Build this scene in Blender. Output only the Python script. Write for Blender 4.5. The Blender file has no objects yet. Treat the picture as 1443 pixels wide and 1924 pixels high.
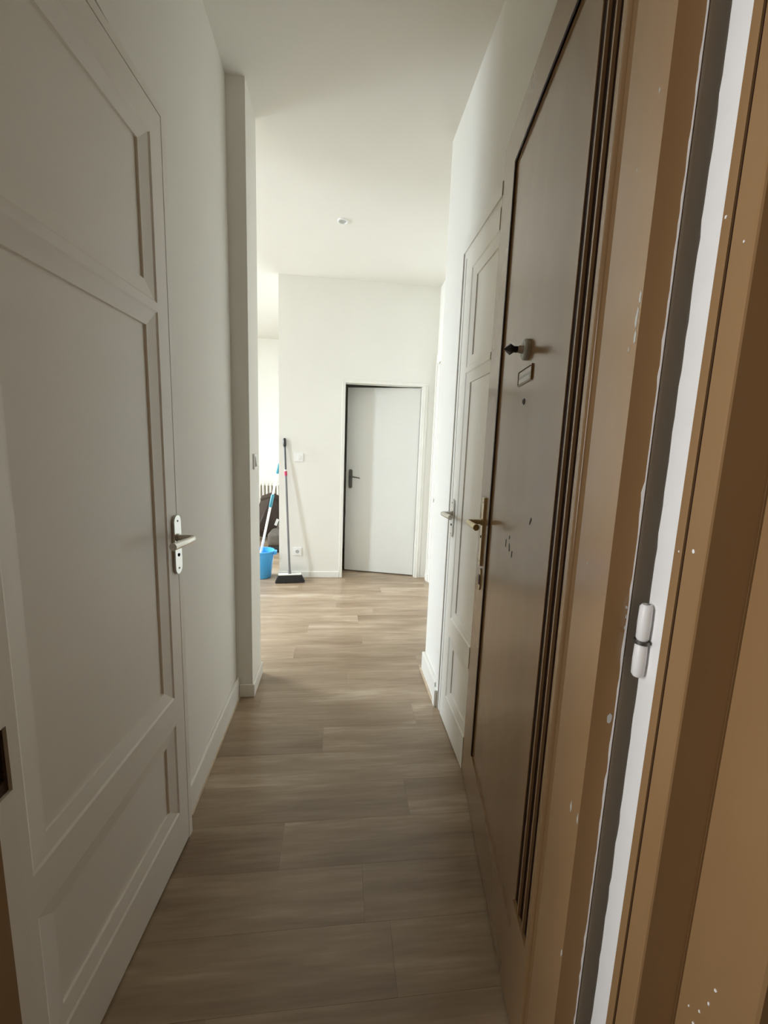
import bpy, bmesh, math, random
from mathutils import Vector, Matrix
random.seed(7)
sc = bpy.context.scene
COL = sc.collection

# ------------------------------------------------------------------ camera
CAM_H = 1.37
F_PX, YAW, PIT, ROL = 769.97, 0.1122, -0.1500, 0.0360
def cam_axes():
    cr, sr = math.cos(ROL), math.sin(ROL); cp, sp = math.cos(PIT), math.sin(PIT); cy, sy = math.cos(YAW), math.sin(YAW)
    def ray(x, y, d):                       # x right, y down (pixels/f), d forward
        x, y = cr*x + sr*y, -sr*x + cr*y
        u = -y
        yf = cp*d - sp*u; z = sp*d + cp*u
        return Vector((cy*x + sy*yf, -sy*x + cy*yf, z))
    return ray(1, 0, 0), ray(0, -1, 0), ray(0, 0, 1)
cd = bpy.data.cameras.new('camera'); cam = bpy.data.objects.new('camera', cd); COL.objects.link(cam)
r_, u_, f_ = cam_axes()
cam.matrix_world = Matrix(((r_.x, u_.x, -f_.x, 0), (r_.y, u_.y, -f_.y, 0), (r_.z, u_.z, -f_.z, CAM_H), (0, 0, 0, 1)))
cd.sensor_fit = 'HORIZONTAL'; cd.sensor_width = 36.0; cd.lens = F_PX/1443*36.0
cd.clip_start = 0.02; cd.clip_end = 100
sc.camera = cam

# ------------------------------------------------------------------ world, lights, exposure
w = bpy.data.worlds.new('world'); sc.world = w; w.use_nodes = True
w.node_tree.nodes['Background'].inputs[0].default_value = (0.85, 0.92, 1.0, 1)
w.node_tree.nodes['Background'].inputs[1].default_value = 1.0
def area(name, loc, rot, sx, sy, power, color):
    l = bpy.data.lights.new(name, 'AREA'); l.shape = 'RECTANGLE'; l.size = sx; l.size_y = sy
    l.energy = power; l.color = color
    o = bpy.data.objects.new(name, l); COL.objects.link(o); o.location = loc; o.rotation_euler = rot
    return o
R90 = math.pi/2
DAY = (0.80, 0.91, 1.0)
DOWN = math.radians(-62)
area('window_daylight', (-4.55, 1.50, 2.5), (0, DOWN, 0), 1.9, 0.75, 310, DAY)
area('window_daylight_b', (-4.55, 4.55, 2.6), (0, DOWN, 0), 1.9, 1.8, 640, DAY)
area('landing_window_daylight', (-1.72, -0.02, 1.55), (0, -R90, 0), 1.4, 0.45, 39, (1.0, 0.985, 0.96))
sc.view_settings.view_transform = 'Standard'; sc.view_settings.look = 'None'
sc.view_settings.gamma = 1.0; sc.view_settings.use_curve_mapping = False
sc.view_settings.exposure = 0.12
sc.cycles.max_bounces = 14; sc.cycles.diffuse_bounces = 10; sc.cycles.glossy_bounces = 5
sc.cycles.caustics_reflective = False; sc.cycles.caustics_refractive = False
sc.cycles.sample_clamp_indirect = 6.0
sc.cycles.use_denoising = True

# ------------------------------------------------------------------ materials
MATS = {}
def nodes_of(name):
    m = bpy.data.materials.new(name); m.use_nodes = True
    nt = m.node_tree; b = nt.nodes['Principled BSDF']
    MATS[name] = m
    return m, nt, b
def plain(name, col, rough=0.5, metal=0.0, spec=0.5, var=0.04, scale=12.0, bump=0.0, bscale=200.0):
    """paint / plastic / metal: a base colour, slightly mottled by noise, with a fine bump"""
    m, nt, b = nodes_of(name)
    tc = nt.nodes.new('ShaderNodeTexCoord')
    nz = nt.nodes.new('ShaderNodeTexNoise'); nz.inputs['Scale'].default_value = scale; nz.inputs['Detail'].default_value = 3
    nt.links.new(tc.outputs['Object'], nz.inputs['Vector'])
    rp = nt.nodes.new('ShaderNodeValToRGB')
    rp.color_ramp.elements[0].position = 0.3; rp.color_ramp.elements[1].position = 0.7
    rp.color_ramp.elements[0].color = tuple(c*(1-var) for c in col) + (1,)
    rp.color_ramp.elements[1].color = tuple(min(1, c*(1+var)) for c in col) + (1,)
    nt.links.new(nz.outputs['Fac'], rp.inputs['Fac']); nt.links.new(rp.outputs['Color'], b.inputs['Base Color'])
    b.inputs['Roughness'].default_value = rough; b.inputs['Metallic'].default_value = metal
    b.inputs['Specular IOR Level'].default_value = spec
    if bump:
        n2 = nt.nodes.new('ShaderNodeTexNoise'); n2.inputs['Scale'].default_value = bscale; n2.inputs['Detail'].default_value = 4
        nt.links.new(tc.outputs['Object'], n2.inputs['Vector'])
        bp = nt.nodes.new('ShaderNodeBump'); bp.inputs['Strength'].default_value = bump; bp.inputs['Distance'].default_value = 0.002
        nt.links.new(n2.outputs['Fac'], bp.inputs['Height']); nt.links.new(bp.outputs['Normal'], b.inputs['Normal'])
    return m
plain('wall_paint', (0.80, 0.785, 0.735), 0.6, spec=0.25, var=0.012, scale=3, bump=0.12, bscale=260)
plain('ceiling_paint', (0.80, 0.785, 0.735), 0.8, spec=0.15, var=0.012, scale=2, bump=0.10, bscale=200)
plain('white_door_paint', (0.81, 0.79, 0.735), 0.38, spec=0.45, var=0.012, scale=4, bump=0.05, bscale=60)
plain('flush_door_paint', (0.76, 0.76, 0.73), 0.45, spec=0.4, var=0.01, scale=4)
plain('trim_paint', (0.80, 0.785, 0.735), 0.4, spec=0.4, var=0.012, scale=6, bump=0.05, bscale=80)
plain('jamb_white', (0.80, 0.81, 0.82), 0.4, spec=0.45, var=0.02, scale=20, bump=0.15, bscale=90)
plain('plain_white', (0.82, 0.82, 0.80), 0.35, var=0.01)
plain('beige_bead', (0.55, 0.44, 0.32), 0.5, var=0.08, scale=30)
plain('satin_nickel', (0.62, 0.60, 0.55), 0.28, metal=1.0, var=0.03, scale=60)
plain('plate_white_metal', (0.66, 0.66, 0.64), 0.25, metal=0.9, var=0.02)
plain('old_brass', (0.52, 0.44, 0.28), 0.30, metal=1.0, var=0.10, scale=60)
plain('dark_steel', (0.16, 0.155, 0.14), 0.38, metal=0.8, var=0.05, scale=40)
plain('black_plastic', (0.012, 0.011, 0.010), 0.35, var=0.1)
plain('black_hole', (0.004, 0.004, 0.004), 0.9, spec=0.0, var=0.0)
plain('rust', (0.055, 0.030, 0.018), 0.7, metal=0.3, var=0.4, scale=80)
plain('grey_pole', (0.20, 0.195, 0.20), 0.35, metal=0.4, var=0.03)
plain('dark_grey_pole', (0.085, 0.085, 0.085), 0.4, var=0.03)
plain('red_plastic', (0.50, 0.03, 0.09), 0.4, var=0.03)
plain('teal_plastic', (0.03, 0.22, 0.28), 0.4, var=0.04)
plain('blue_plastic', (0.075, 0.42, 0.88), 0.32, var=0.03)
plain('broom_bristle', (0.014, 0.013, 0.012), 0.7, var=0.2, scale=80)
plain('mop_yarn', (0.72, 0.72, 0.70), 0.9, var=0.05, scale=80)
plain('radiator_enamel', (0.80, 0.76, 0.68), 0.4, var=0.02)
plain('brown_leather', (0.036, 0.021, 0.014), 0.5, spec=0.3, var=0.18, scale=18, bump=0.3, bscale=120)
plain('grey_brown_fabric', (0.095, 0.078, 0.060), 0.8, var=0.12, scale=40, bump=0.3, bscale=300)
plain('label_paper', (0.78, 0.78, 0.76), 0.5, var=0.01)
plain('stair_plaster', (0.34, 0.25, 0.155), 0.6, var=0.05, scale=3, bump=0.1, bscale=120)
plain('stair_tiles', (0.20, 0.16, 0.12), 0.4, var=0.1, scale=6)
plain('card_grey', (0.50, 0.52, 0.50), 0.5, var=0.06, scale=60)
plain('window_frame_paint', (0.8, 0.8, 0.78), 0.4, var=0.01)

def brown_paint():
    m, nt, b = nodes_of('brown_gloss_paint')
    tc = nt.nodes.new('ShaderNodeTexCoord')
    mp = nt.nodes.new('ShaderNodeMapping'); mp.inputs['Scale'].default_value = (7, 7, 2.5)
    nz = nt.nodes.new('ShaderNodeTexNoise'); nz.inputs['Scale'].default_value = 1.4; nz.inputs['Detail'].default_value = 5
    nt.links.new(tc.outputs['Object'], mp.inputs['Vector']); nt.links.new(mp.outputs['Vector'], nz.inputs['Vector'])
    rp = nt.nodes.new('ShaderNodeValToRGB')
    rp.color_ramp.elements[0].position = 0.32; rp.color_ramp.elements[1].position = 0.68
    rp.color_ramp.elements[0].color = (0.255, 0.153, 0.070, 1); rp.color_ramp.elements[1].color = (0.275, 0.167, 0.078, 1)
    nt.links.new(nz.outputs['Fac'], rp.inputs['Fac']); nt.links.new(rp.outputs['Color'], b.inputs['Base Color'])
    b.inputs['Roughness'].default_value = 0.2; b.inputs['Specular IOR Level'].default_value = 0.55
    bp = nt.nodes.new('ShaderNodeBump'); bp.inputs['Strength'].default_value = 0.02; bp.inputs['Distance'].default_value = 0.002
    nt.links.new(nz.outputs['Fac'], bp.inputs['Height']); nt.links.new(bp.outputs['Normal'], b.inputs['Normal'])
brown_paint()
plain('dark_brown_matte', (0.020, 0.007, 0.004), 0.6, spec=0.15, var=0.15, scale=30)  # dark brown for grooves and for the shade strips on the entrance door

def laminate():
    m, nt, b = nodes_of('oak_laminate')
    N = nt.nodes.new; L = nt.links.new
    geo = N('ShaderNodeNewGeometry'); oi = N('ShaderNodeObjectInfo')
    comb = N('ShaderNodeCombineXYZ')
    mul = N('ShaderNodeMath'); mul.operation = 'MULTIPLY'; mul.inputs[1].default_value = 37.0
    L(oi.outputs['Random'], mul.inputs[0]); L(mul.outputs[0], comb.inputs['X']); L(mul.outputs[0], comb.inputs['Z'])
    add = N('ShaderNodeVectorMath'); add.operation = 'ADD'; L(geo.outputs['Position'], add.inputs[0]); L(comb.outputs[0], add.inputs[1])
    def noise(sx, sy, detail, dist=0.0):
        mp = N('ShaderNodeMapping'); mp.inputs['Scale'].default_value = (sx, sy, 1); L(add.outputs[0], mp.inputs['Vector'])
        n = N('ShaderNodeTexNoise'); n.inputs['Scale'].default_value = 1; n.inputs['Detail'].default_value = detail
        n.inputs['Distortion'].default_value = dist; L(mp.outputs['Vector'], n.inputs['Vector']); return n
    n1 = noise(1.5, 11, 4, 0.6); n2 = noise(6, 75, 4); n3 = noise(0.9, 4.0, 2)
    def mathn(op, a, bb):
        q = N('ShaderNodeMath'); q.operation = op
        for i, v in enumerate((a, bb)):
            if isinstance(v, (int, float)): q.inputs[i].default_value = v
            else: L(v, q.inputs[i])
        return q.outputs[0]
    s = mathn('ADD', mathn('MULTIPLY', n1.outputs['Fac'], 0.50), mathn('MULTIPLY', n2.outputs['Fac'], 0.22))
    s = mathn('ADD', s, mathn('MULTIPLY', n3.outputs['Fac'], 0.20))
    s = mathn('ADD', s, mathn('MULTIPLY', oi.outputs['Random'], 0.07))
    rp = N('ShaderNodeValToRGB'); cr = rp.color_ramp
    cr.elements[0].position = 0.36; cr.elements[0].color = (0.205, 0.138, 0.082, 1)
    cr.elements[1].position = 0.70; cr.elements[1].color = (0.545, 0.455, 0.350, 1)
    e = cr.elements.new(0.54); e.color = (0.345, 0.255, 0.168, 1)
    L(s, rp.inputs['Fac']); L(rp.outputs['Color'], b.inputs['Base Color'])
    b.inputs['Roughness'].default_value = 0.30; b.inputs['Specular IOR Level'].default_value = 0.6
    bp = N('ShaderNodeBump'); bp.inputs['Strength'].default_value = 0.08; bp.inputs['Distance'].default_value = 0.001
    L(n2.outputs['Fac'], bp.inputs['Height']); L(bp.outputs['Normal'], b.inputs['Normal'])
laminate()

# ------------------------------------------------------------------ mesh helpers
class MB:
    def __init__(self): self.bm = bmesh.new()
    def poly(self, vs, fs):
        v = [self.bm.verts.new(p) for p in vs]
        for f in fs: self.bm.faces.new([v[i] for i in f])
        return self
    def box(self, x0, x1, y0, y1, z0, z1):
        vs = [(x0,y0,z0),(x1,y0,z0),(x1,y1,z0),(x0,y1,z0),(x0,y0,z1),(x1,y0,z1),(x1,y1,z1),(x0,y1,z1)]
        return self.poly(vs, [(0,3,2,1),(4,5,6,7),(0,1,5,4),(1,2,6,5),(2,3,7,6),(3,0,4,7)])
    def prism(self, pts, z0, z1):                     # plan polygon extruded in z
        n = len(pts)
        vs = [(p[0], p[1], z0) for p in pts] + [(p[0], p[1], z1) for p in pts]
        return self.poly(vs, [tuple(range(n-1, -1, -1)), tuple(range(n, 2*n))] + [(i, (i+1) % n, n+(i+1) % n, n+i) for i in range(n)])
    def slab(self, pts, y0, y1):                      # x-z polygon extruded in y
        n = len(pts)
        vs = [(p[0], y0, p[1]) for p in pts] + [(p[0], y1, p[1]) for p in pts]
        return self.poly(vs, [tuple(range(n)), tuple(range(2*n-1, n-1, -1))] + [(i, n+i, n+(i+1) % n, (i+1) % n) for i in range(n)])
    def ring(self, rect, prof, s):                    # mitred frame: rect (u0,u1,z0,z1), profile of (inset, depth)
        u0, u1, z0, z1 = rect; n = len(prof); vs = []
        for (a, d) in prof:
            vs += [(u0+a, s*d, z0+a), (u1-a, s*d, z0+a), (u1-a, s*d, z1-a), (u0+a, s*d, z1-a)]
        fs = []
        for k in range(n):
            k2 = (k+1) % n
            for c in range(4):
                c2 = (c+1) % 4
                fs.append((4*k+c, 4*k+c2, 4*k2+c2, 4*k2+c))
        return self.poly(vs, fs)
    def lathe(self, prof, seg=32, axis='z', org=(0,0,0)):   # closed profile of (r, h) swept about an axis
        n = len(prof); vs = []
        for i in range(seg):
            a = 2*math.pi*i/seg; c, s_ = math.cos(a), math.sin(a)
            for (r, h) in prof:
                r = max(r, 1e-4)
                p = {'z': (r*c, r*s_, h), 'y': (r*c, h, r*s_), 'x': (h, r*c, r*s_)}[axis]
                vs.append((p[0]+org[0], p[1]+org[1], p[2]+org[2]))
        fs = []
        for i in range(seg):
            j = (i+1) % seg
            for k in range(n):
                k2 = (k+1) % n
                fs.append((i*n+k, j*n+k, j*n+k2, i*n+k2))
        return self.poly(vs, fs)
    def tube(self, pts, rad, seg=12, flat=1.0):       # rad: number or list; closed ends
        pts = [Vector(p) for p in pts]; n = len(pts)
        if not isinstance(rad, (list, tuple)): rad = [rad]*n
        t0 = (pts[1]-pts[0]).normalized()
        nrm = t0.orthogonal().normalized()
        if abs(t0.z) < 0.9: nrm = (Vector((0,0,1)) - t0*t0.z).normalized()
        rings = []
        for i in range(n):
            t = ((pts[i]-pts[i-1]).normalized() if i else t0) + ((pts[i+1]-pts[i]).normalized() if i < n-1 else (pts[i]-pts[i-1]).normalized())
            t.normalize(); nrm = (nrm - t*nrm.dot(t)).normalized(); b = t.cross(nrm)
            rings.append([self.bm.verts.new(pts[i] + (nrm*math.cos(2*math.pi*k/seg)*flat + b*math.sin(2*math.pi*k/seg))*rad[i]) for k in range(seg)])
        for i in range(n-1):
            for k in range(seg):
                k2 = (k+1) % seg
                self.bm.faces.new((rings[i][k], rings[i][k2], rings[i+1][k2], rings[i+1][k]))
        self.bm.faces.new(rings[0][::-1]); self.bm.faces.new(rings[-1])
        return self
    def bevel(self, off, seg=2):
        bmesh.ops.bevel(self.bm, geom=self.bm.edges[:], offset=off, segments=seg, profile=0.5, affect='EDGES'); return self
    def xf(self, M): bmesh.ops.transform(self.bm, matrix=M, verts=self.bm.verts[:]); return self
    def build(self, name, mat, parent=None, smooth=False):
        bmesh.ops.recalc_face_normals(self.bm, faces=self.bm.faces[:])
        me = bpy.data.meshes.new(name); self.bm.to_mesh(me); self.bm.free()
        me.materials.append(MATS[mat])
        if smooth:
            for p in me.polygons: p.use_smooth = True
            me.set_sharp_from_angle(angle=math.radians(40))
        o = bpy.data.objects.new(name, me); COL.objects.link(o)
        if parent: o.parent = parent
        return o
def tag(o, label=None, cat=None, group=None, kind=None):
    if label: o['label'] = label
    if cat: o['category'] = cat
    if group: o['group'] = group
    if kind: o['kind'] = kind
    return o
def empty(name, loc=(0,0,0), rz=0.0):
    o = bpy.data.objects.new(name, None); COL.objects.link(o); o.location = loc; o.rotation_euler = (0, 0, rz)
    o.empty_display_size = 0.1
    return o
def struct(mb, name, mat, label, cat): return tag(mb.build(name, mat), label, cat, kind='structure')
def bezier(p0, p1, p2, n=6):
    p0, p1, p2 = Vector(p0), Vector(p1), Vector(p2)
    return [p0*(1-t)**2 + p1*2*t*(1-t) + p2*t*t for t in [i/n for i in range(n+1)]]

# ------------------------------------------------------------------ plan
HC = 2.988                                # ceiling
XL, XR = -0.535, 0.562                    # corridor walls
YP1, YP2, XP = 2.149, 2.388, -0.4505      # pier at the end of the left wall
YRC = 2.377                               # end of the right wall
YF, XFL, YF2, XRR = 4.272, -0.608, 6.74, 0.97
XW = -3.5                                 # window wall of the living room
LD = dict(x=-0.4957, y=1.338, a=0.0782, top=2.262, w=0.700)    # left white door, ajar
RD = dict(x=0.5525, y=1.540, a=0.1503, top=2.410, w=1.004)      # brown entrance door, open

# ------------------------------------------------------------------ floor and planks
fl = struct(MB().box(XW-0.2, XRR+0.3, 0.45, YF2+0.2, -0.08, -0.009), 'floor', 'oak_laminate', 'grey-brown oak laminate floor running through corridor and living room', 'floor')
PITCH, Y0 = 0.173, 1.175
seam = {0: 0.10-0.0, 12: 0.175, 14: -0.004, 11: -0.212}
row = -4
meshes = {}
while True:
    ya = Y0 + row*PITCH - PITCH; yb = ya + PITCH
    if ya > YF2: break
    xa, xb = (-0.62, 0.66) if yb < YP2 - 0.05 else (-1.9, XRR)
    if ya > YF + 0.1: xb = XRR
    k = row + 0
    s0 = seam.get(k, ((k*0.467) % 1.28) - 0.64)
    cuts = [s0 + i*1.28 for i in range(-3, 4)]
    xs = sorted({xa, xb} | {c for c in cuts if xa + 0.06 < c < xb - 0.06})
    for p, q in zip(xs[:-1], xs[1:]):
        L_ = round(q-p, 3)
        if L_ not in meshes:
            mb = MB().box(-L_/2+0.00025, L_/2-0.00025, -PITCH/2+0.00025, PITCH/2-0.00025, -0.008, 0.0)
            o = mb.build('plank', 'oak_laminate', fl); meshes[L_] = o.data
        else:
            o = bpy.data.objects.new('plank', meshes[L_]); COL.objects.link(o); o.parent = fl
        o.location = ((p+q)/2, (ya+yb)/2, 0)
    row += 1

# ------------------------------------------------------------------ walls and ceiling
struct(MB().box(XW-0.2, XRR+0.3, 0.40, YF2+0.2, HC, HC+0.1), 'ceiling', 'ceiling_paint', 'white painted ceiling over corridor and living room', 'ceiling')
LDH = (LD['x']-LD['w']*math.sin(LD['a']), LD['y']-LD['w']*math.cos(LD['a']))
mb = MB()
mb.box(XL-0.10, XL, 0.60, 0.630, 0, HC)                   # sliver between entrance frame and door opening
mb.box(XL-0.10, XL, 1.362, YP1+0.1, 0, HC)
mb.box(XL-0.10, XL, 0.630, 1.362, 2.290, HC)
struct(mb, 'wall_left', 'wall_paint', 'white painted corridor wall beside the left panelled door', 'wall')
struct(MB().box(-0.70, XP, YP1, YP2, 0, HC), 'wall_pillar', 'wall_paint', 'white wall end projecting at the mouth of the corridor', 'wall')
mb = MB()
mb.box(XR, XR+0.12, 2.030, YRC, 0, HC); mb.box(XR, XR+0.12, 1.545, 2.030, 2.300, HC)
mb.box(XR+0.07, XR+0.12, 1.545, 2.030, 0, 2.300)
mb.box(XR+0.12, XR+0.2, 0.40, YRC, 0, HC)
mb.box(XR, XR+0.12, 0.60, 1.545, 2.425, HC)
mb.box(XR+0.12, XRR+0.3, YRC-0.10, YRC, 0, HC)
struct(mb, 'wall_right', 'wall_paint', 'white painted right wall of the corridor ending at a corner', 'wall')
mb = MB()
OXL, OXR, OT = 0.046, 0.836, 2.028
mb.box(XFL, OXL, YF, YF+0.10, 0, HC); mb.box(OXR, XRR+0.1, YF, YF+0.10, 0, HC); mb.box(OXL, OXR, YF, YF+0.10, OT, HC)
struct(mb, 'wall_far', 'wall_paint', 'white far wall with broom, outlets and flush door', 'wall')
mb = MB()
mb.box(XFL, XFL+0.10, YF+0.10, YF2, 0, HC); mb.box(XFL+0.1, XRR+0.1, 5.6, 5.7, 0, HC)
struct(mb, 'wall_recess', 'wall_paint', 'white side wall running back to the radiator corner', 'wall')
struct(MB().box(XW-0.2, XFL+0.1, YF2, YF2+0.15, 0, HC), 'wall_back', 'wall_paint', 'brightly lit white rear wall behind the radiator', 'wall')
struct(MB().box(XRR, XRR+0.12, YRC, 5.7, 0, HC), 'wall_living_right', 'wall_paint', 'narrow sliver of white living room wall beyond the corridor corner', 'wall')
WINS = ((1.30, 2.30), (3.55, 5.15))
mb = MB()
for (a, b_) in ((0.9, 1.30), (2.30, 3.55), (5.15, YF2+0.15)): mb.box(XW-0.25, XW, a, b_, 0, HC)
for (a, b_) in WINS: mb.box(XW-0.25, XW, a, b_, 0, 0.5); mb.box(XW-0.25, XW, a, b_, 2.65, HC)
struct(mb, 'wall_windows', 'wall_paint', 'living room window wall to the left, out of view', 'wall')
mb = MB(); mb.box(XW, -1.5, 0.9, 1.0, 0, HC); mb.box(-1.5, -1.4, 0.60, YP2, 0, HC); mb.box(-1.4, -0.70, YP2-0.1, YP2, 0, HC); mb.box(-1.4, XL-0.1, 0.50, 0.60, 0, HC)
struct(mb, 'wall_inner', 'wall_paint', 'inner white partition walls behind the corridor left wall', 'wall')
for i, (a, b_) in enumerate(WINS):
    o = empty('window_%d' % (i+1), (XW-0.1, (a+b_)/2, 0)); tag(o, 'tall white casement window in the living room window wall, ' + ('narrow nearer one', 'wide farther one')[i], 'window', kind='structure')
    h = (b_-a)/2
    MB().ring((-h, h, 0.5, 2.65), [(0, -0.03), (0.06, -0.03), (0.06, 0.03), (0, 0.03)], 1).xf(Matrix.Rotation(R90, 4, 'Z')).build('window_frame', 'window_frame_paint', o)
    MB().box(-0.02, 0.02, -0.025, 0.025, 0.56, 2.59).build('mullion', 'window_frame_paint', o)

# entrance landing (the place the photograph is taken from)
mb = MB()
mb.box(0.546, 2.0, 0.352, 0.448, 0, 2.9); mb.box(-2.0, -0.642, 0.350, 0.449, 0, 2.9); mb.box(-0.642, 0.546, 0.352, 0.448, 2.46, 2.9)
struct(mb, 'wall_landing', 'stair_plaster', 'ochre brown landing wall around the entrance', 'wall')
mb = MB(); mb.box(1.9, 2.0, -1.8, 0.35, 0, 2.9); mb.box(-1.9, 2.0, -1.9, -1.8, 0, 2.9)
mb.box(-1.9, -1.8, -1.8, -0.28, 0, 2.9); mb.box(-1.9, -1.8, 0.24, 0.35, 0, 2.9); mb.box(-1.9, -1.8, -0.28, 0.24, 0, 0.80); mb.box(-1.9, -1.8, -0.28, 0.24, 2.30, 2.9)
struct(mb, 'wall_stairwell', 'stair_plaster', 'ochre stairwell walls behind the camera', 'wall')
struct(MB().box(-2.0, 2.0, -1.9, 0.449, -0.08, 0.0), 'floor_landing', 'stair_tiles', 'dark tiled landing floor before the entrance', 'floor')
struct(MB().box(-2.0, 2.0, -1.9, 0.45, 2.9, 3.0), 'ceiling_landing', 'stair_plaster', 'landing ceiling outside the entrance', 'ceiling')

# ------------------------------------------------------------------ baseboards
def bb(name, boxes, label, bead=None):
    o = empty(name); tag(o, label, 'baseboard', kind='structure')
    for (x0, x1, y0, y1, z1) in boxes:
        m = MB().box(x0, x1, y0, y1, 0.0, z1); m.bevel(0.004, 2); m.build('board', 'trim_paint', o)
    for b_ in bead or []: MB().box(*b_).build('bead', 'beige_bead', o)
    return o
bb('baseboard_left', [(XL, XL+0.014, 1.40, YP1, 0.115)], 'white baseboard along the left wall between door and wall end', [(XL+0.014, XL+0.020, 1.40, YP1, 0.0005, 0.006)])
bb('baseboard_pillar', [(XL+0.014, XP+0.012, YP1-0.012, YP1, 0.075), (XP, XP+0.012, YP1, YP2, 0.075)], 'white baseboard wrapping the projecting wall end')
bb('baseboard_right', [(XR-0.020, XR, 2.035, YRC+0.006, 0.122)], 'white baseboard on the right wall with beige bead at its foot', [(XR-0.030, XR-0.020, 2.04, YRC+0.01, 0.0005, 0.012)])
bb('baseboard_far', [(XFL-0.012, OXL-0.03, YF-0.012, YF, 0.066), (XFL-0.012, XFL, YF, YF2, 0.066)], 'low white baseboard along the far wall behind the broom')

# ------------------------------------------------------------------ handles (local: X along the leaf, Y into the leaf times s, Z up)
def lever_set(parent, t, z, s, metal, plate_mat, w=0.042, h0=-0.115, h1=0.070, round_ends=True, keyhole=True, lev=0.115, dirn=1, out=0.058):
    pts = []
    if round_ends:
        for i in range(9): a = math.pi*i/8; pts.append((t+w/2*math.cos(a), z+h1-w/2+w/2*math.sin(a)))
        for i in range(9): a = math.pi+math.pi*i/8; pts.append((t+w/2*math.cos(a), z+h0+w/2+w/2*math.sin(a)))
    else: pts = [(t-w/2, z+h0), (t+w/2, z+h0), (t+w/2, z+h1), (t-w/2, z+h1)]
    m = MB().slab(pts, -0.008*s, 0.0)
    pl = m.build('handle_plate', plate_mat, parent)
    if keyhole:
        MB().lathe([(0, -0.0095*s), (0.0055, -0.0095*s), (0.0055, -0.006*s), (0, -0.006*s)], 12, 'y', (t, 0, z-0.055)).build('keyhole', 'black_hole', pl)
        for zz in (z+h1-0.018, z+h0+0.018):
            MB().lathe([(0, -0.009*s), (0.0032, -0.009*s), (0.0032, -0.006*s), (0, -0.006*s)], 10, 'y', (t, 0, zz)).build('screw', 'dark_steel', pl)
    path = [(t, -0.006*s, z), (t, -(out-0.02)*s, z)] + [tuple(v) for v in bezier((t, -(out-0.014)*s, z), (t, -out*s, z), (t+0.022*dirn, -(out+0.001)*s, z))][1:] + \
           [(t+lev*0.6*dirn, -(out-0.005)*s, z-0.001), (t+lev*dirn, -(out-0.012)*s, z-0.002)]
    n = len(path); rad = [0.0095]*(n-2) + [0.0105, 0.0115]
    MB().tube(path, rad, 14).build('lever', metal, parent, True)
    MB().lathe([(0.009, -0.013*s), (0.013, -0.013*s), (0.013, -0.006*s), (0.009, -0.006*s)], 18, 'y', (t, 0, z)).build('collar', metal, parent, True)

# ------------------------------------------------------------------ old panelled white doors
def panelled_leaf(root, s, w, top, ucut=None):
    """s=+1: leaf body lies towards +Y, s=-1: towards -Y. Free edge at x=0"""
    th = 0.036; a0, a1 = 0.085, w-0.068
    zs = [(0.158, 0.478), (0.570, 1.722), (1.744, 2.162)]
    if ucut: a1e = ucut
    else: a1e = a1
    def bx(u0, u1, z0, z1, name): 
        y0, y1 = sorted((0, s*th)); return MB().box(u0, u1, y0, y1, z0, z1).build(name, 'white_door_paint', root)
    if ucut: bx(0, a0, 0.008, top, 'stile')
    else:                                                   # dark joint between leaf and its rebate strip
        bx(0.027, a0, 0.008, top-0.027, 'stile'); bx(0, 0.023, 0.0, top, 'rebate_strip'); bx(0.023, w, top-0.023, top, 'rebate_strip')
    ztop = top if ucut else top-0.027
    if not ucut: bx(a1, w, 0.008, ztop, 'stile')
    bx(a0, a1e, 0.008, zs[0][0], 'rail'); bx(a0, a1e, zs[0][1], zs[1][0], 'rail')
    bx(a0, a1e, zs[1][1], zs[2][0], 'rail'); bx(a0, a1e, zs[2][1], ztop, 'rail')
    prof = [(0.0, 0.0), (0.006, 0.0035), (0.041, 0.0085), (0.046, 0.0090), (0.047, 0.0170), (0.0, 0.0170)]
    for (z0, z1) in zs:
        if ucut:
            m = MB().ring((a0, a0+1.2, z0, z1), prof, s)
            bmesh.ops.bisect_plane(m.bm, geom=m.bm.verts[:]+m.bm.edges[:]+m.bm.faces[:], plane_co=(ucut, 0, 0), plane_no=(1, 0, 0), clear_outer=True)
            u1 = ucut
        else: m = MB().ring((a0, a1, z0, z1), prof, s); u1 = a1
        y0, y1 = sorted((s*0.0145, s*0.026))
        pn = MB().box(a0+0.001, u1-0.001, y0, y1, z0+0.001, z1-0.001).build('panel', 'white_door_paint', root)
        m.build('panel_moulding', 'white_door_paint', pn)

# left white door, ajar
rz = math.atan2(-math.cos(LD['a']), -math.sin(LD['a']))
d2 = empty('door_2', (LD['x'], LD['y'], 0), rz)
tag(d2, 'white three-panel door ajar in the left wall with satin lever handle', 'door', kind='structure')
panelled_leaf(d2, -1, LD['w'], LD['top'])
lever_set(d2, 0.036, 1.080, -1, 'satin_nickel', 'plate_white_metal')
t2 = empty('trim_2', (XL, 1.362, 0)); tag(t2, 'thin white casing around the left panelled door', 'door frame', kind='structure')
MB().box(0, 0.008, 0, 0.028, 0, 2.312).build('side_casing', 'trim_paint', t2)
MB().box(0, 0.008, -0.732, 0, 2.284, 2.312).build('head_casing', 'trim_paint', t2)
MB().box(-0.09, -0.045, -0.02, 0, 0, 2.284).build('jamb', 'trim_paint', t2)

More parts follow.
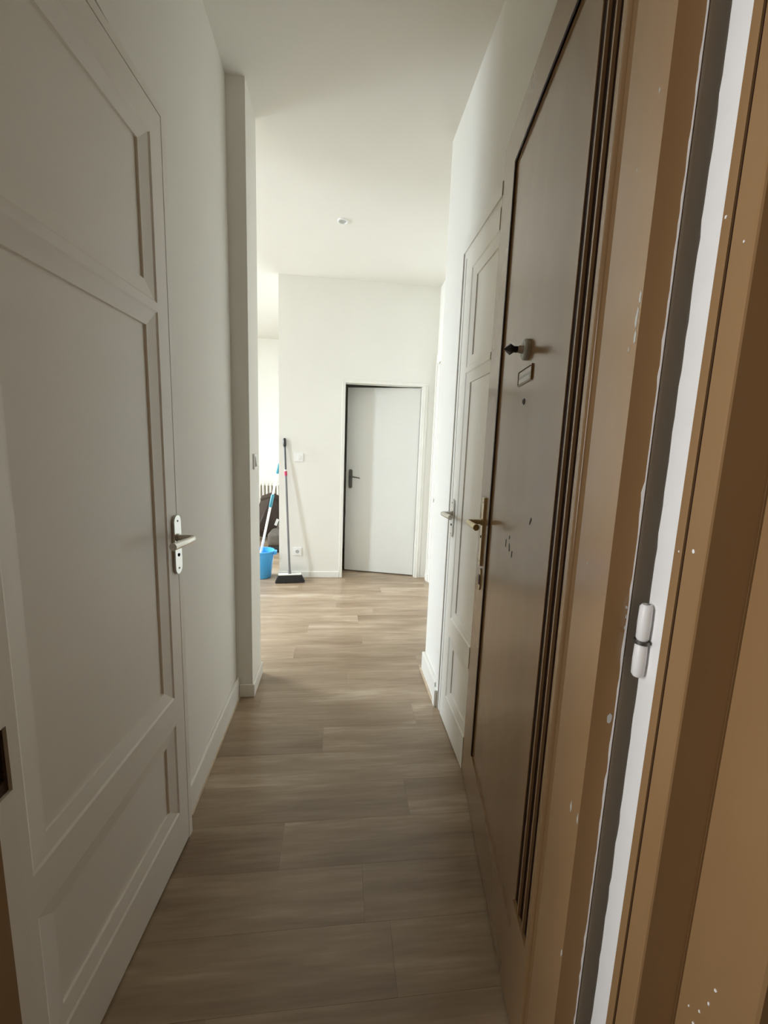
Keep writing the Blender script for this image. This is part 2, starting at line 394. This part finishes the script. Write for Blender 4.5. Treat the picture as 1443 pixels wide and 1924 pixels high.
# right white door, closed, mostly behind the open entrance door
d3 = empty('door_3', (XR-0.010, 1.936, 0), -R90)
tag(d3, 'closed white panelled door in the right wall beyond the brown door', 'door', kind='structure')
panelled_leaf(d3, 1, 0.73, 2.236, ucut=0.388)
lever_set(d3, 0.030, 1.080, 1, 'satin_nickel', 'plate_white_metal')
t3 = empty('trim_3', (XR, 2.030, 0)); tag(t3, 'white stepped casing around the right panelled door', 'door frame', kind='structure')
MB().box(-0.012, 0.02, -0.040, 0.008, 0.0, 2.316).build('outer_casing', 'trim_paint', t3)
MB().box(-0.006, 0.03, -0.068, -0.042, 0.0, 2.270).build('inner_casing', 'trim_paint', t3)
MB().box(-0.004, 0.03, -0.092, -0.070, 0.0, 2.250).build('stop_bead', 'trim_paint', t3)
MB().box(-0.012, 0.02, -0.489, -0.040, 2.270, 2.316).build('head_casing', 'trim_paint', t3)
MB().box(-0.006, 0.03, -0.489, -0.068, 2.238, 2.270).build('head_bead', 'trim_paint', t3)
MB().box(-0.028, -0.010, -0.030, 0.012, 0.0, 0.095).build('plinth_block', 'trim_paint', t3)

# ------------------------------------------------------------------ brown entrance door, open
rz = math.atan2(-math.cos(RD['a']), -math.sin(RD['a']))
d1 = empty('door_1', (RD['x'], RD['y'], 0), rz)
tag(d1, 'glossy brown entrance door standing open on the right with grooved edge', 'door', kind='structure')
BP = 'brown_gloss_paint'; TOP = RD['top']; WD = RD['w']; ZB = 0.012
MB().box(0.0, WD, 0.014, 0.034, ZB, TOP).build('core', BP, d1)
MB().box(0.0, 0.168, 0.0, 0.014, ZB, TOP).build('stile', BP, d1)
MB().box(0.168, 0.742, 0.0, 0.014, 2.268, TOP).build('rail', BP, d1)
MB().box(0.168, 0.742, 0.0, 0.014, ZB, 0.215).build('rail', BP, d1)
m = MB().box(0.168, 0.742, 0.0060, 0.014, 0.215, 2.268); m.build('panel', BP, d1)
# dark channels between the panel and the hinge stile, with two thin reeds standing in them
MB().box(0.742, 0.842, 0.0, 0.014, ZB, 0.295).build('rail', BP, d1)
MB().box(0.742, 0.842, 0.0085, 0.014, 0.295, TOP).build('groove_bed', 'dark_brown_matte', d1)
for (a, b_) in ((0.771, 0.7765), (0.8065, 0.812)):
    m = MB().box(a, b_, 0.0025, 0.0085, 0.295, TOP); m.build('reed', BP, d1)
# dark strips: panel-step shade painted along the free-edge stile and top rail
MB().box(0.156, 0.168, -0.0004, 0.004, 0.215, 2.280).build('quirk', 'dark_brown_matte', d1)
MB().box(0.168, 0.742, -0.0004, 0.004, 2.268, 2.280).build('quirk', 'dark_brown_matte', d1)
# hinge stile: bead, cove, flat
MB().box(0.842, 0.853, 0.0, 0.014, ZB, TOP).build('stile', BP, d1)
pts = [(0.853, 0.014)] + [(0.853+0.010-0.010*math.cos(math.pi*i/10), 0.002-0.006*math.sin(math.pi*i/10)) for i in range(11)]
pts += [(0.873+0.024*i/8, 0.002+0.008*math.sin(math.pi*0.5*i/8)) for i in range(1, 8)] + [(0.897, 0.010), (0.897, 0.014)]
MB().prism(pts, ZB, TOP).build('bead_moulding', BP, d1, True)
MB().box(0.897, WD, -0.002, 0.014, ZB, TOP).build('hinge_stile', BP, d1)
# ragged white paint line along the back corner of the hinge edge
rnd = random.Random(3); vs = []; fs = []; nseg = 150
for i in range(nseg+1):
    z = ZB + (TOP-ZB)*i/nseg
    wd = 0.0016 + abs(rnd.gauss(0, 0.0009))
    if z > 2.02: wd += 0.010*min(1, (z-2.02)/0.05)
    vs += [(WD+0.0006, 0.0344, z), (WD+0.0006, 0.0344-wd, z), (WD-0.001, 0.0344, z), (WD-0.001, 0.0344-wd, z)]
    if i:
        b_ = 4*(i-1); c_ = 4*i
        fs += [(b_, c_, c_+1, b_+1), (b_+1, c_+1, c_+3, b_+3), (b_+3, c_+3, c_+2, b_+2), (b_+2, c_+2, c_, b_)]
fs += [(0, 1, 3, 2), (4*nseg, 4*nseg+2, 4*nseg+3, 4*nseg+1)]
MB().poly(vs, fs).build('paint_line', 'jamb_white', d1)
# hardware on the leaf
lever_set(d1, 0.088, 1.118, 1, 'old_brass', 'old_brass', w=0.030, h0=-0.165, h1=0.092, round_ends=False, lev=0.11, out=0.060)
esc = MB().slab([(0.098+0.014*math.cos(2*math.pi*i/16), 0.901+0.042*math.sin(2*math.pi*i/16)) for i in range(16)], -0.004, 0.0).build('escutcheon', 'old_brass', d1)
MB().box(0.088, 0.108, -0.006, -0.002, 0.882, 0.918).build('key_cover', 'rust', esc)
kn = empty('pull_knob'); kn.parent = d1; kn.location = (0.454, -0.0015, 1.646)
kn_mb = MB().lathe([(0, 0.0075), (0.027, 0.0075), (0.027, -0.002), (0.023, -0.006), (0.0, -0.006)], 28, 'y'); ro = kn_mb.build('rosette', 'card_grey', kn, True)
MB().lathe([(0, -0.005), (0.011, -0.005), (0.0095, -0.020), (0, -0.020)], 20, 'y').build('neck', 'satin_nickel', kn, True)
MB().lathe([(0, -0.018), (0.0085, -0.018), (0.0085, -0.030), (0.0155, -0.040), (0.0, -0.057)], 8, 'y').build('knob', 'black_plastic', kn)
np_ = empty('name_plate'); np_.parent = d1; np_.location = (0.452, 0.006, 1.580)
MB().ring((-0.061, 0.061, -0.020, 0.020), [(0, 0.0), (0, -0.004), (0.002, -0.0045), (0.0025, -0.0015), (0.0025, 0.0)], 1).build('plate_frame', 'brown_gloss_paint', np_)
MB().box(-0.057, 0.057, -0.0026, 0.0, -0.016, 0.016).build('card', 'card_grey', np_)
MB().box(-0.054, 0.045, -0.0032, -0.0024, -0.014, -0.004).build('torn_strip', 'label_paper', np_)
MB().box(-0.050, 0.054, -0.0032, -0.0024, 0.003, 0.013).build('torn_strip', 'label_paper', np_)
MB().lathe([(0, 0.010), (0.0085, 0.010), (0.0085, 0.004), (0.006, 0.004), (0.006, 0.0065), (0, 0.0065)], 18, 'y', (0.456, 0, 1.512)).build('peephole', 'black_plastic', d1, True)
for (t, z, ln, ang) in ((0.392, 1.108, 0.022, 0.05), (0.432, 1.104, 0.022, -0.35), (0.462, 1.092, 0.018, 0.1), (0.425, 1.132, 0.010, 0.8), (0.600, 1.21, 0.02, 0.7)):
    m = MB().box(-0.0035, 0.0035, 0.0054, 0.0064, -ln/2, ln/2); m.xf(Matrix.Translation((t, 0, z)) @ Matrix.Rotation(ang, 4, 'Y'))
    m.build('scuff_mark', 'rust', d1)
rc = random.Random(21); m = MB()                            # chips of bare white paint on the leaf
for (t, z, w_, h_, d_) in ((0.999, 1.585, 0.003, 0.012, -0.002), (0.996, 1.562, 0.004, 0.016, -0.002), (0.998, 1.538, 0.003, 0.012, -0.002), (0.985, 1.522, 0.0016, 0.005, -0.002),
                       (0.985, 1.843, 0.0016, 0.004, -0.002), (0.950, 1.771, 0.0012, 0.002, -0.002), (0.934, 1.197, 0.0014, 0.0025, -0.002), (0.910, 1.530, 0.001, 0.0015, -0.002),
                       (0.974, 0.780, 0.003, 0.010, -0.002), (1.000, 0.780, 0.0025, 0.012, -0.002), (1.000, 0.515, 0.003, 0.009, -0.002)):
    pts = [(min(WD-0.0002, t + w_*rc.uniform(0.4, 1.1)*math.cos(2*math.pi*i/8)), z + h_*rc.uniform(0.4, 1.1)*math.sin(2*math.pi*i/8)) for i in range(8)]
    m.slab(pts, d_-0.0004, d_+0.0006)
for (dp, z, w_, h_) in ((0.026, 0.968, 0.0045, 0.010), (0.031, 1.135, 0.0015, 0.004), (0.030, 1.150, 0.002, 0.003), (0.031, 1.118, 0.0012, 0.003)):
    pts = [(min(0.0338, dp + w_*rc.uniform(0.5, 1.1)*math.cos(2*math.pi*i/8)), z + h_*rc.uniform(0.5, 1.1)*math.sin(2*math.pi*i/8)) for i in range(8)]
    vs = [(WD-0.0006, p[0], p[1]) for p in pts] + [(WD+0.0004, p[0], p[1]) for p in pts]
    m.poly(vs, [tuple(range(8)), tuple(range(15, 7, -1))] + [(i, 8+i, 8+(i+1) % 8, (i+1) % 8) for i in range(8)])
tag(m.build('paint_chips', 'card_grey', d1), kind='stuff')
# hinge
hg = empty('hinge'); hg.parent = d1
Mi = (Matrix.Translation((RD['x'], RD['y'], 0)) @ Matrix.Rotation(rz, 4, 'Z')).inverted()
hg.matrix_local = Mi @ Matrix.Translation((0.4455, 0.521, 0))
def knuckle(z0, z1): return MB().lathe([(0, z0), (0.006, z0), (0.0085, z0+0.004), (0.0090, (z0+z1)/2), (0.0085, z1-0.004), (0.006, z1), (0, z1)], 20, 'z')
knuckle(1.1075, 1.163).build('upper_knuckle', 'jamb_white', hg, True)
knuckle(1.052, 1.1045).build('lower_knuckle', 'jamb_white', hg, True)
MB().lathe([(0, 1.1035), (0.0108, 1.1035), (0.0108, 1.1085), (0, 1.1085)], 20, 'z').build('washer', 'dark_steel', hg, True)
MB().box(0.0, 0.012, -0.0015, 0.0015, 1.0515, 1.163).build('leaf_plate', 'jamb_white', hg)

# entrance frame
t1 = empty('trim_1', (0.455, 0.497, 0)); tag(t1, 'brown and white entrance door frame at the right edge', 'door frame', kind='structure')
ZF = 2.45
def fr(name, mat, pts, smooth=False): return MB().prism([(x-0.455, y-0.497) for x, y in pts], 0.0, ZF).build(name, mat, t1, smooth)
rnd = random.Random(5); vs = []; fs = []                    # white rebate strip with a wobbly inner edge
ns = 120
for i in range(ns+1):
    z = ZF*i/ns; wob = rnd.gauss(0, 0.0005)
    vs += [(0, 0, z), (0.08, 0, z), (0.08, 0.031, z), (0, 0.031+wob, z)]
    if i:
        a = 4*(i-1); b_ = 4*i
        fs += [(a, a+1, b_+1, b_), (a+1, a+2, b_+2, b_+1), (a+2, a+3, b_+3, b_+2), (a+3, a, b_, b_+3)]
fs += [(0, 1, 2, 3), (4*ns, 4*ns+3, 4*ns+2, 4*ns+1)]
MB().poly(vs, fs).build('white_rebate', 'jamb_white', t1)
MB().box(0.4495-0.455, 0.075, 0.556-0.497, 0.570-0.497, 0.0, ZF).build('inner_casing', 'trim_paint', t1)  # white panel added behind the hinge gap to lighten it
fr('rebate_edge', BP, [(0.4545, 0.497), (0.4545, 0.4842), (0.52, 0.4842), (0.52, 0.497)])
fr('quirk', 'dark_brown_matte', [(0.4575, 0.4842), (0.4575, 0.4800), (0.52, 0.4800), (0.52, 0.4842)])
fr('flat_moulding', BP, [(0.4550, 0.4800), (0.4550, 0.4530), (0.4558, 0.4505), (0.4580, 0.4492), (0.53, 0.4492), (0.53, 0.4800)])
fr('wall_side', BP, [(0.520, 0.4842), (0.520, 0.528), (0.682, 0.60), (0.682, 0.449), (0.522, 0.449)])
rv = [(0.545, 0.4488)] + [(0.530-0.008*math.sin(R90*i/6), 0.4488-0.008+0.008*math.cos(R90*i/6)) for i in range(7)]
fr('outer_architrave', BP, [(0.545, 0.4488), (0.525, 0.4488), (0.522, 0.4458), (0.522, 0.352), (0.525, 0.349), (0.545, 0.349)])
MB().prism([(x-0.455, y-0.497) for x, y in ((-0.64, 0.449), (0.69, 0.449), (0.69, 0.60), (-0.64, 0.60))], ZF, 2.62).build('head', BP, t1)
fl_ = random.Random(11); m = MB()                           # small chips of bare white paint
for (x, y, z, r) in ((0.4548, 0.463, 1.62, 0.0012), (0.4548, 0.467, 1.255, 0.0022), (0.4544, 0.489, 1.25, 0.0010), (0.4544, 0.492, 1.66, 0.0016),
                     (0.5218, 0.40, 0.66, 0.0022), (0.5218, 0.405, 0.63, 0.0018), (0.5218, 0.415, 0.60, 0.0016), (0.5218, 0.42, 0.57, 0.0022), (0.5218, 0.43, 0.585, 0.0012)):
    pts = [((y-0.497) + r*fl_.uniform(0.6, 1.2)*math.cos(2*math.pi*i/7), z + r*1.5*fl_.uniform(0.6, 1.2)*math.sin(2*math.pi*i/7)) for i in range(7)]
    vs = [(x-0.455-0.0008, p[0], p[1]) for p in pts] + [(x-0.455+0.0006, p[0], p[1]) for p in pts]
    m.poly(vs, [tuple(range(7)), tuple(range(13, 6, -1))] + [(i, 7+i, 7+(i+1) % 7, (i+1) % 7) for i in range(7)])
tag(m.build('paint_chips', 'jamb_white', t1), kind='stuff')
# left jamb of the entrance with the strike box
t6 = empty('trim_6', (-0.50, 0.585, 0)); tag(t6, 'white left jamb of the entrance with a rusty strike opening', 'door frame', kind='structure')
def jb(name, mat, x0, x1, y0, y1, z0, z1): return MB().box(x0+0.50, x1+0.50, y0-0.585, y1-0.585, z0, z1).build(name, mat, t6)
jb('jamb_post', 'trim_paint', -0.64, -0.516, 0.583, 0.630, 0, ZF)
jb('jamb_face', 'trim_paint', -0.516, -0.50, 0.583, 0.630, 0, 0.822)
jb('jamb_face', 'trim_paint', -0.516, -0.50, 0.583, 0.630, 0.932, ZF)
jb('jamb_face', 'trim_paint', -0.516, -0.50, 0.6285, 0.630, 0.822, 0.932)
jb('strike_plate', 'rust', -0.516, -0.506, 0.583, 0.6285, 0.902, 0.932)
jb('strike_plate', 'rust', -0.516, -0.506, 0.583, 0.6285, 0.822, 0.842)
jb('strike_plate', 'rust', -0.516, -0.506, 0.6225, 0.6285, 0.842, 0.902)
jb('strike_hole', 'black_hole', -0.516, -0.5145, 0.583, 0.6225, 0.842, 0.902)
jb('door_stop', BP, -0.64, -0.4885, 0.449, 0.583, 0, ZF)
jb('reveal', BP, -0.64, -0.5655, 0.349, 0.449, 0, ZF)

# ------------------------------------------------------------------ far flush door
t4 = empty('trim_4', (OXL, YF, 0)); tag(t4, 'plain white frame around the flush far door', 'door frame', kind='structure')
def t4b(name, x0, x1, y0, y1, z0, z1, bev=0.003):
    m = MB().box(x0-OXL, x1-OXL, y0-YF, y1-YF, z0, z1)
    if bev: m.bevel(bev, 2)
    return m.build(name, 'trim_paint', t4)
t4b('side_casing', OXL-0.03, OXL+0.004, YF-0.008, YF+0.11, 0, OT+0.004)
t4b('side_casing', OXR-0.004, OXR+0.055, YF-0.010, YF+0.11, 0, OT+0.004)
t4b('edge_bead', OXR+0.020, OXR+0.030, YF-0.016, YF-0.009, 0, OT+0.004)
t4b('head_casing', OXL-0.03, OXR+0.055, YF-0.008, YF+0.11, OT-0.004, OT+0.03)
d4 = empty('door_4', (OXR-0.008, YF+0.055, 0), math.pi - math.radians(15.5))
tag(d4, 'plain white flush door slightly open in the far wall', 'door', kind='structure')
# local X runs from hinge to free edge, +Y of the local frame faces the camera side
WL = 0.778
MB().box(0, WL, -0.040, 0.0, 0.012, OT-0.012).build('leaf', 'flush_door_paint', d4)
pts = [(WL-0.052+0.019*math.cos(math.pi*i/8), 1.045+0.085+0.019*math.sin(math.pi*i/8)) for i in range(9)] + [(WL-0.052+0.019*math.cos(math.pi+math.pi*i/8), 1.045-0.085+0.019*math.sin(math.pi+math.pi*i/8)) for i in range(9)]
MB().slab(pts, 0.0, 0.009).build('handle_plate', 'dark_steel', d4)
MB().tube([(WL-0.052, 0.004, 1.072), (WL-0.052, 0.036, 1.072), (WL-0.056, 0.045, 1.072), (WL-0.068, 0.048, 1.071), (WL-0.12, 0.046, 1.066), (WL-0.165, 0.042, 1.058)], [0.008, 0.008, 0.008, 0.008, 0.0075, 0.005], 12).build('lever', 'dark_steel', d4, True)
# casing of the side door in the living room's right wall
t5 = empty('trim_5', (XRR, 4.10, 0)); tag(t5, 'white moulded door casing in the corner right of the far door', 'door frame', kind='structure')
def t5b(name, x0, x1, y0, y1, z0, z1): 
    m = MB().box(x0-XRR, x1-XRR, y0-4.10, y1-4.10, z0, z1); m.bevel(0.003, 2); return m.build(name, 'trim_paint', t5)
t5b('side_casing', XRR-0.018, XRR, 4.120, 4.215, 0, 2.24)
t5b('edge_bead', XRR-0.030, XRR-0.016, 4.150, 4.175, 0, 2.24)
t5b('inner_casing', XRR-0.012, XRR, 4.085, 4.120, 0, 2.22)
t5b('plinth_block', XRR-0.026, XRR-0.0, 4.118, 4.218, 0, 0.08)
t5b('head_casing', XRR-0.018, XRR, 3.2, 4.215, 2.24, 2.33)
MB().box(XR-0.0015, XR+0.001, YRC-0.010, YRC-0.004, 1.075, 1.095).build('strike', 'rust').parent = t5
bpy.data.objects['strike'].location = (-XRR, -4.10, 0)

# ------------------------------------------------------------------ wall fittings
def socket(name, x, z, label, cat, kind):
    o = empty(name, (x, YF, z)); tag(o, label, cat)
    m = MB().box(-0.043, 0.043, -0.010, 0, -0.043, 0.043); m.bevel(0.0015, 2); pl = m.build('cover_plate', 'plain_white', o)
    if kind == 'socket':
        MB().lathe([(0.020, -0.0095), (0.0225, -0.012), (0.0235, -0.012), (0.0255, -0.0095)], 28, 'y').build('rim', 'plain_white', pl, True)
        MB().lathe([(0, -0.0105), (0.0195, -0.0105), (0.0195, -0.0095), (0, -0.0095)], 28, 'y').build('well', 'card_grey', pl, True)
        for xx in (-0.0095, 0.0095):
            MB().lathe([(0, -0.0115), (0.0028, -0.0115), (0.0028, -0.010), (0, -0.010)], 10, 'y', (xx, 0, -0.002)).build('pin_hole', 'black_hole', pl)
    else:
        MB().lathe([(0, -0.016), (0.019, -0.015), (0.022, -0.0095), (0, -0.0095)], 28, 'y').build('dial', 'plain_white', pl, True)
    return o
socket('wall_dial', -0.407, 1.267, 'square white wall control with round dial beside the broom handle', 'wall switch', 'dial')
socket('wall_socket', -0.419, 0.284, 'square white power socket low on the far wall beside the broom', 'socket', 'socket')
o = empty('light_switch', (XP, 2.262, 1.285)); tag(o, 'white light switch on the wall end facing the corridor', 'switch')
m = MB().box(0, 0.010, -0.041, 0.041, -0.041, 0.041); m.bevel(0.003, 2); m.build('cover_plate', 'plain_white', o)
MB().slab([(0.009, -0.027), (0.019, -0.024), (0.012, 0.027), (0.009, 0.027)], -0.026, 0.026).build('rocker', 'plain_white', o)
o = empty('ceiling_spotlight', (-0.008, 3.247, HC)); tag(o, 'small round recessed spotlight in the ceiling', 'spotlight')
MB().lathe([(0.028, 0.0), (0.040, 0.0), (0.039, -0.006), (0.030, -0.007)], 32, 'z').build('trim_ring', 'plain_white', o, True)
MB().lathe([(0, -0.0015), (0.0285, -0.0015), (0.0285, 0.0), (0, 0.0)], 32, 'z').build('lens', 'card_grey', o, True)

# ------------------------------------------------------------------ broom leaning on the far wall
br = empty('broom', (-0.478, 4.118, 0)); tag(br, 'broom with grey pole and black bristles leaning on the far wall', 'broom')
A = Vector((-0.004, 0.0, 0.085)); B = Vector((-0.058, YF-4.118-0.016, 1.452))
P = lambda z: tuple(A + (B-A)*((z-A.z)/(B.z-A.z)))
MB().tube([P(0.085), P(1.085)], 0.0115, 14).build('lower_pole', 'grey_pole', br, True)
MB().tube([P(1.08), P(1.125)], 0.0145, 14).build('lock_collar', 'red_plastic', br, True)
MB().tube([P(1.125), P(1.140)], 0.0125, 14).build('ring', 'plain_white', br, True)
MB().tube([P(1.13), P(1.37)], 0.0100, 14).build('upper_pole', 'dark_grey_pole', br, True)
MB().tube([P(1.365), P(1.38), P(1.44), P(1.452)], [0.011, 0.0155, 0.0155, 0.009], 14).build('grip', 'black_plastic', br, True)
MB().tube([P(0.075), P(0.13)], [0.018, 0.0135], 14).build('socket', 'grey_pole', br, True)
m = MB().box(-0.113, 0.113, -0.024, 0.024, 0.076, 0.090); m.bevel(0.004, 2); hd = m.build('head_block', 'plain_white', br)
m = MB(); rnd = random.Random(2)
for i in range(30):
    for j in range(5):
        x = -0.108+0.216*i/29; y = -0.019+0.038*j/4
        fx = x*1.30+rnd.uniform(-0.002, 0.002); fy = y*1.7+rnd.uniform(-0.003, 0.003); z0 = 0.003+rnd.uniform(0, 0.004)
        a, b_ = 0.0062, 0.0066
        m.poly([(x-a, y-a, 0.0775), (x+a, y-a, 0.0775), (x+a, y+a, 0.0775), (x-a, y+a, 0.0775), (fx-b_, fy-b_, z0), (fx+b_, fy-b_, z0), (fx+b_, fy+b_, z0), (fx-b_, fy+b_, z0)],
               [(0, 1, 2, 3), (7, 6, 5, 4), (0, 4, 5, 1), (1, 5, 6, 2), (2, 6, 7, 3), (3, 7, 4, 0)])
tag(m.build('bristles', 'broom_bristle', br), kind='stuff')
br.rotation_euler = (0, 0, math.radians(6))

# ------------------------------------------------------------------ bucket and mop
BX, BY = -0.790, 4.290
bk = empty('bucket', (BX, BY, 0)); tag(bk, 'bright blue plastic bucket half hidden behind the wall end', 'bucket')
MB().lathe([(0, 0.002), (0.090, 0.002), (0.094, 0.006), (0.128, 0.285), (0.124, 0.285), (0.0905, 0.010), (0, 0.010)], 40, 'z').build('body', 'blue_plastic', bk, True)
MB().lathe([(0.122, 0.280), (0.133, 0.276), (0.136, 0.284), (0.133, 0.292), (0.123, 0.292)], 40, 'z').build('rim', 'blue_plastic', bk, True)
for sx in (1, -1):
    m = MB(); pts = [(0.128, -0.040), (0.150, -0.034), (0.158, 0.0), (0.150, 0.034), (0.128, 0.040)]
    m.prism([(sx*p[0], p[1]) for p in pts], 0.250, 0.288); m.bevel(0.004, 2); e_ = m.build('ear', 'blue_plastic', bk)
m = MB().box(-0.001, 0.001, -0.012, 0.012, -0.02, 0.02); m.xf(Matrix.Translation((-0.020, -0.108, 0.14)) @ Matrix.Rotation(-0.12, 4, 'X') @ Matrix.Rotation(R90, 4, 'Z')); m.build('sticker', 'label_paper', bk)
mp = empty('mop', (-0.842, 4.27, 0.015)); tag(mp, 'mop with white pole and teal grips standing in the blue bucket', 'mop')
A2 = Vector((0, 0, 0.02)); B2 = Vector((0.217, 0.16, 1.185))
Q = lambda t: tuple(A2 + (B2-A2)*t)
MB().tube([Q(0.03), Q(0.64)], 0.0125, 14).build('lower_pole', 'plain_white', mp, True)
MB().tube([Q(0.60), Q(0.615), Q(0.705), Q(0.715)], [0.014, 0.017, 0.017, 0.013], 14).build('grip_sleeve', 'teal_plastic', mp, True)
MB().tube([Q(0.70), Q(0.93)], 0.0105, 14).build('upper_pole', 'plain_white', mp, True)
MB().tube([Q(0.90), Q(0.915), Q(0.975), Q(0.998)], [0.013, 0.016, 0.014, 0.006], 14).build('end_grip', 'teal_plastic', mp, True)
m = MB(); rnd = random.Random(4)
for i in range(26):
    a = 2*math.pi*i/26; r = 0.012+0.022*rnd.random()
    m.tube([(0.012+0.008*math.cos(a), 0.008*math.sin(a), 0.075), (0.022+r*math.cos(a), r*math.sin(a), 0.045), (0.024+r*1.1*math.cos(a), r*1.1*math.sin(a), 0.006)], 0.004, 6)
tag(m.build('yarn', 'mop_yarn', mp), kind='stuff')

# ------------------------------------------------------------------ radiator
rd = empty('radiator', (-1.12, 6.62, 0)); tag(rd, 'old cream column radiator against the rear wall', 'radiator')
def section():
    m = MB()
    for yy in (-0.055, 0.0, 0.055):
        m.tube([(0, yy, 0.115), (0, yy, 0.135), (0, yy, 0.765), (0, yy, 0.790)], [0.008, 0.0165, 0.0165, 0.008], 10)
    for zz in (0.145, 0.765): m.tube([(0, -0.070, zz), (0, -0.060, zz), (0, 0.060, zz), (0, 0.070, zz)], [0.012, 0.0245, 0.0245, 0.012], 10)
    return m
s0 = section().build('section', 'radiator_enamel', rd, True); s0.location.x = -0.385
for i in range(1, 15):
    s = s0.copy(); COL.objects.link(s); s.parent = rd; s.location.x = -0.385+0.055*i
for xx in (-0.33, 0.33): MB().box(xx-0.015, xx+0.015, -0.06, 0.06, 0.0, 0.135).build('foot', 'radiator_enamel', rd)

# ------------------------------------------------------------------ tipped brown leather seat and floor cushion
st = empty('leather_ottoman', (-0.99, 5.86, 0)); tag(st, 'dark brown leather ottoman tipped against the radiator', 'ottoman')
Mt = Matrix.Translation((0.02, 0, 0.105)) @ Matrix.Rotation(math.radians(24), 4, 'Z') @ Matrix.Rotation(math.radians(27), 4, 'Y') @ Matrix.Rotation(math.radians(-14), 4, 'X')
def sb(name, mat, x0, x1, y0, y1, z0, z1, bev):
    m = MB().box(x0, x1, y0, y1, z0, z1)
    if bev: m.bevel(bev, 3)
    m.xf(Mt); return m.build(name, mat, st, True)
sb('body', 'brown_leather', -0.20, 0.06, 0.0, 0.40, 0.0, 0.52, 0.022)
sb('lid_cushion', 'brown_leather', -0.215, 0.085, -0.012, 0.41, 0.50, 0.60, 0.03)
sb('base_panel', 'black_plastic', 0.058, 0.07, 0.03, 0.38, 0.03, 0.49, 0)
sb('care_label', 'label_paper', 0.005, 0.045, -0.004, 0.0005, 0.17, 0.27, 0)
cu = empty('floor_cushion', (-0.79, 5.45, 0)); tag(cu, 'low grey-brown cushion lying on the floor beside the ottoman', 'cushion')
m = MB().box(-0.12, 0.16, -0.16, 0.20, 0.07, 0.27); m.bevel(0.065, 4); m.build('cushion', 'grey_brown_fabric', cu, True)
m = MB().box(-0.11, 0.15, -0.15, 0.19, 0.0, 0.09); m.bevel(0.012, 2); m.build('base', 'black_plastic', cu, True)
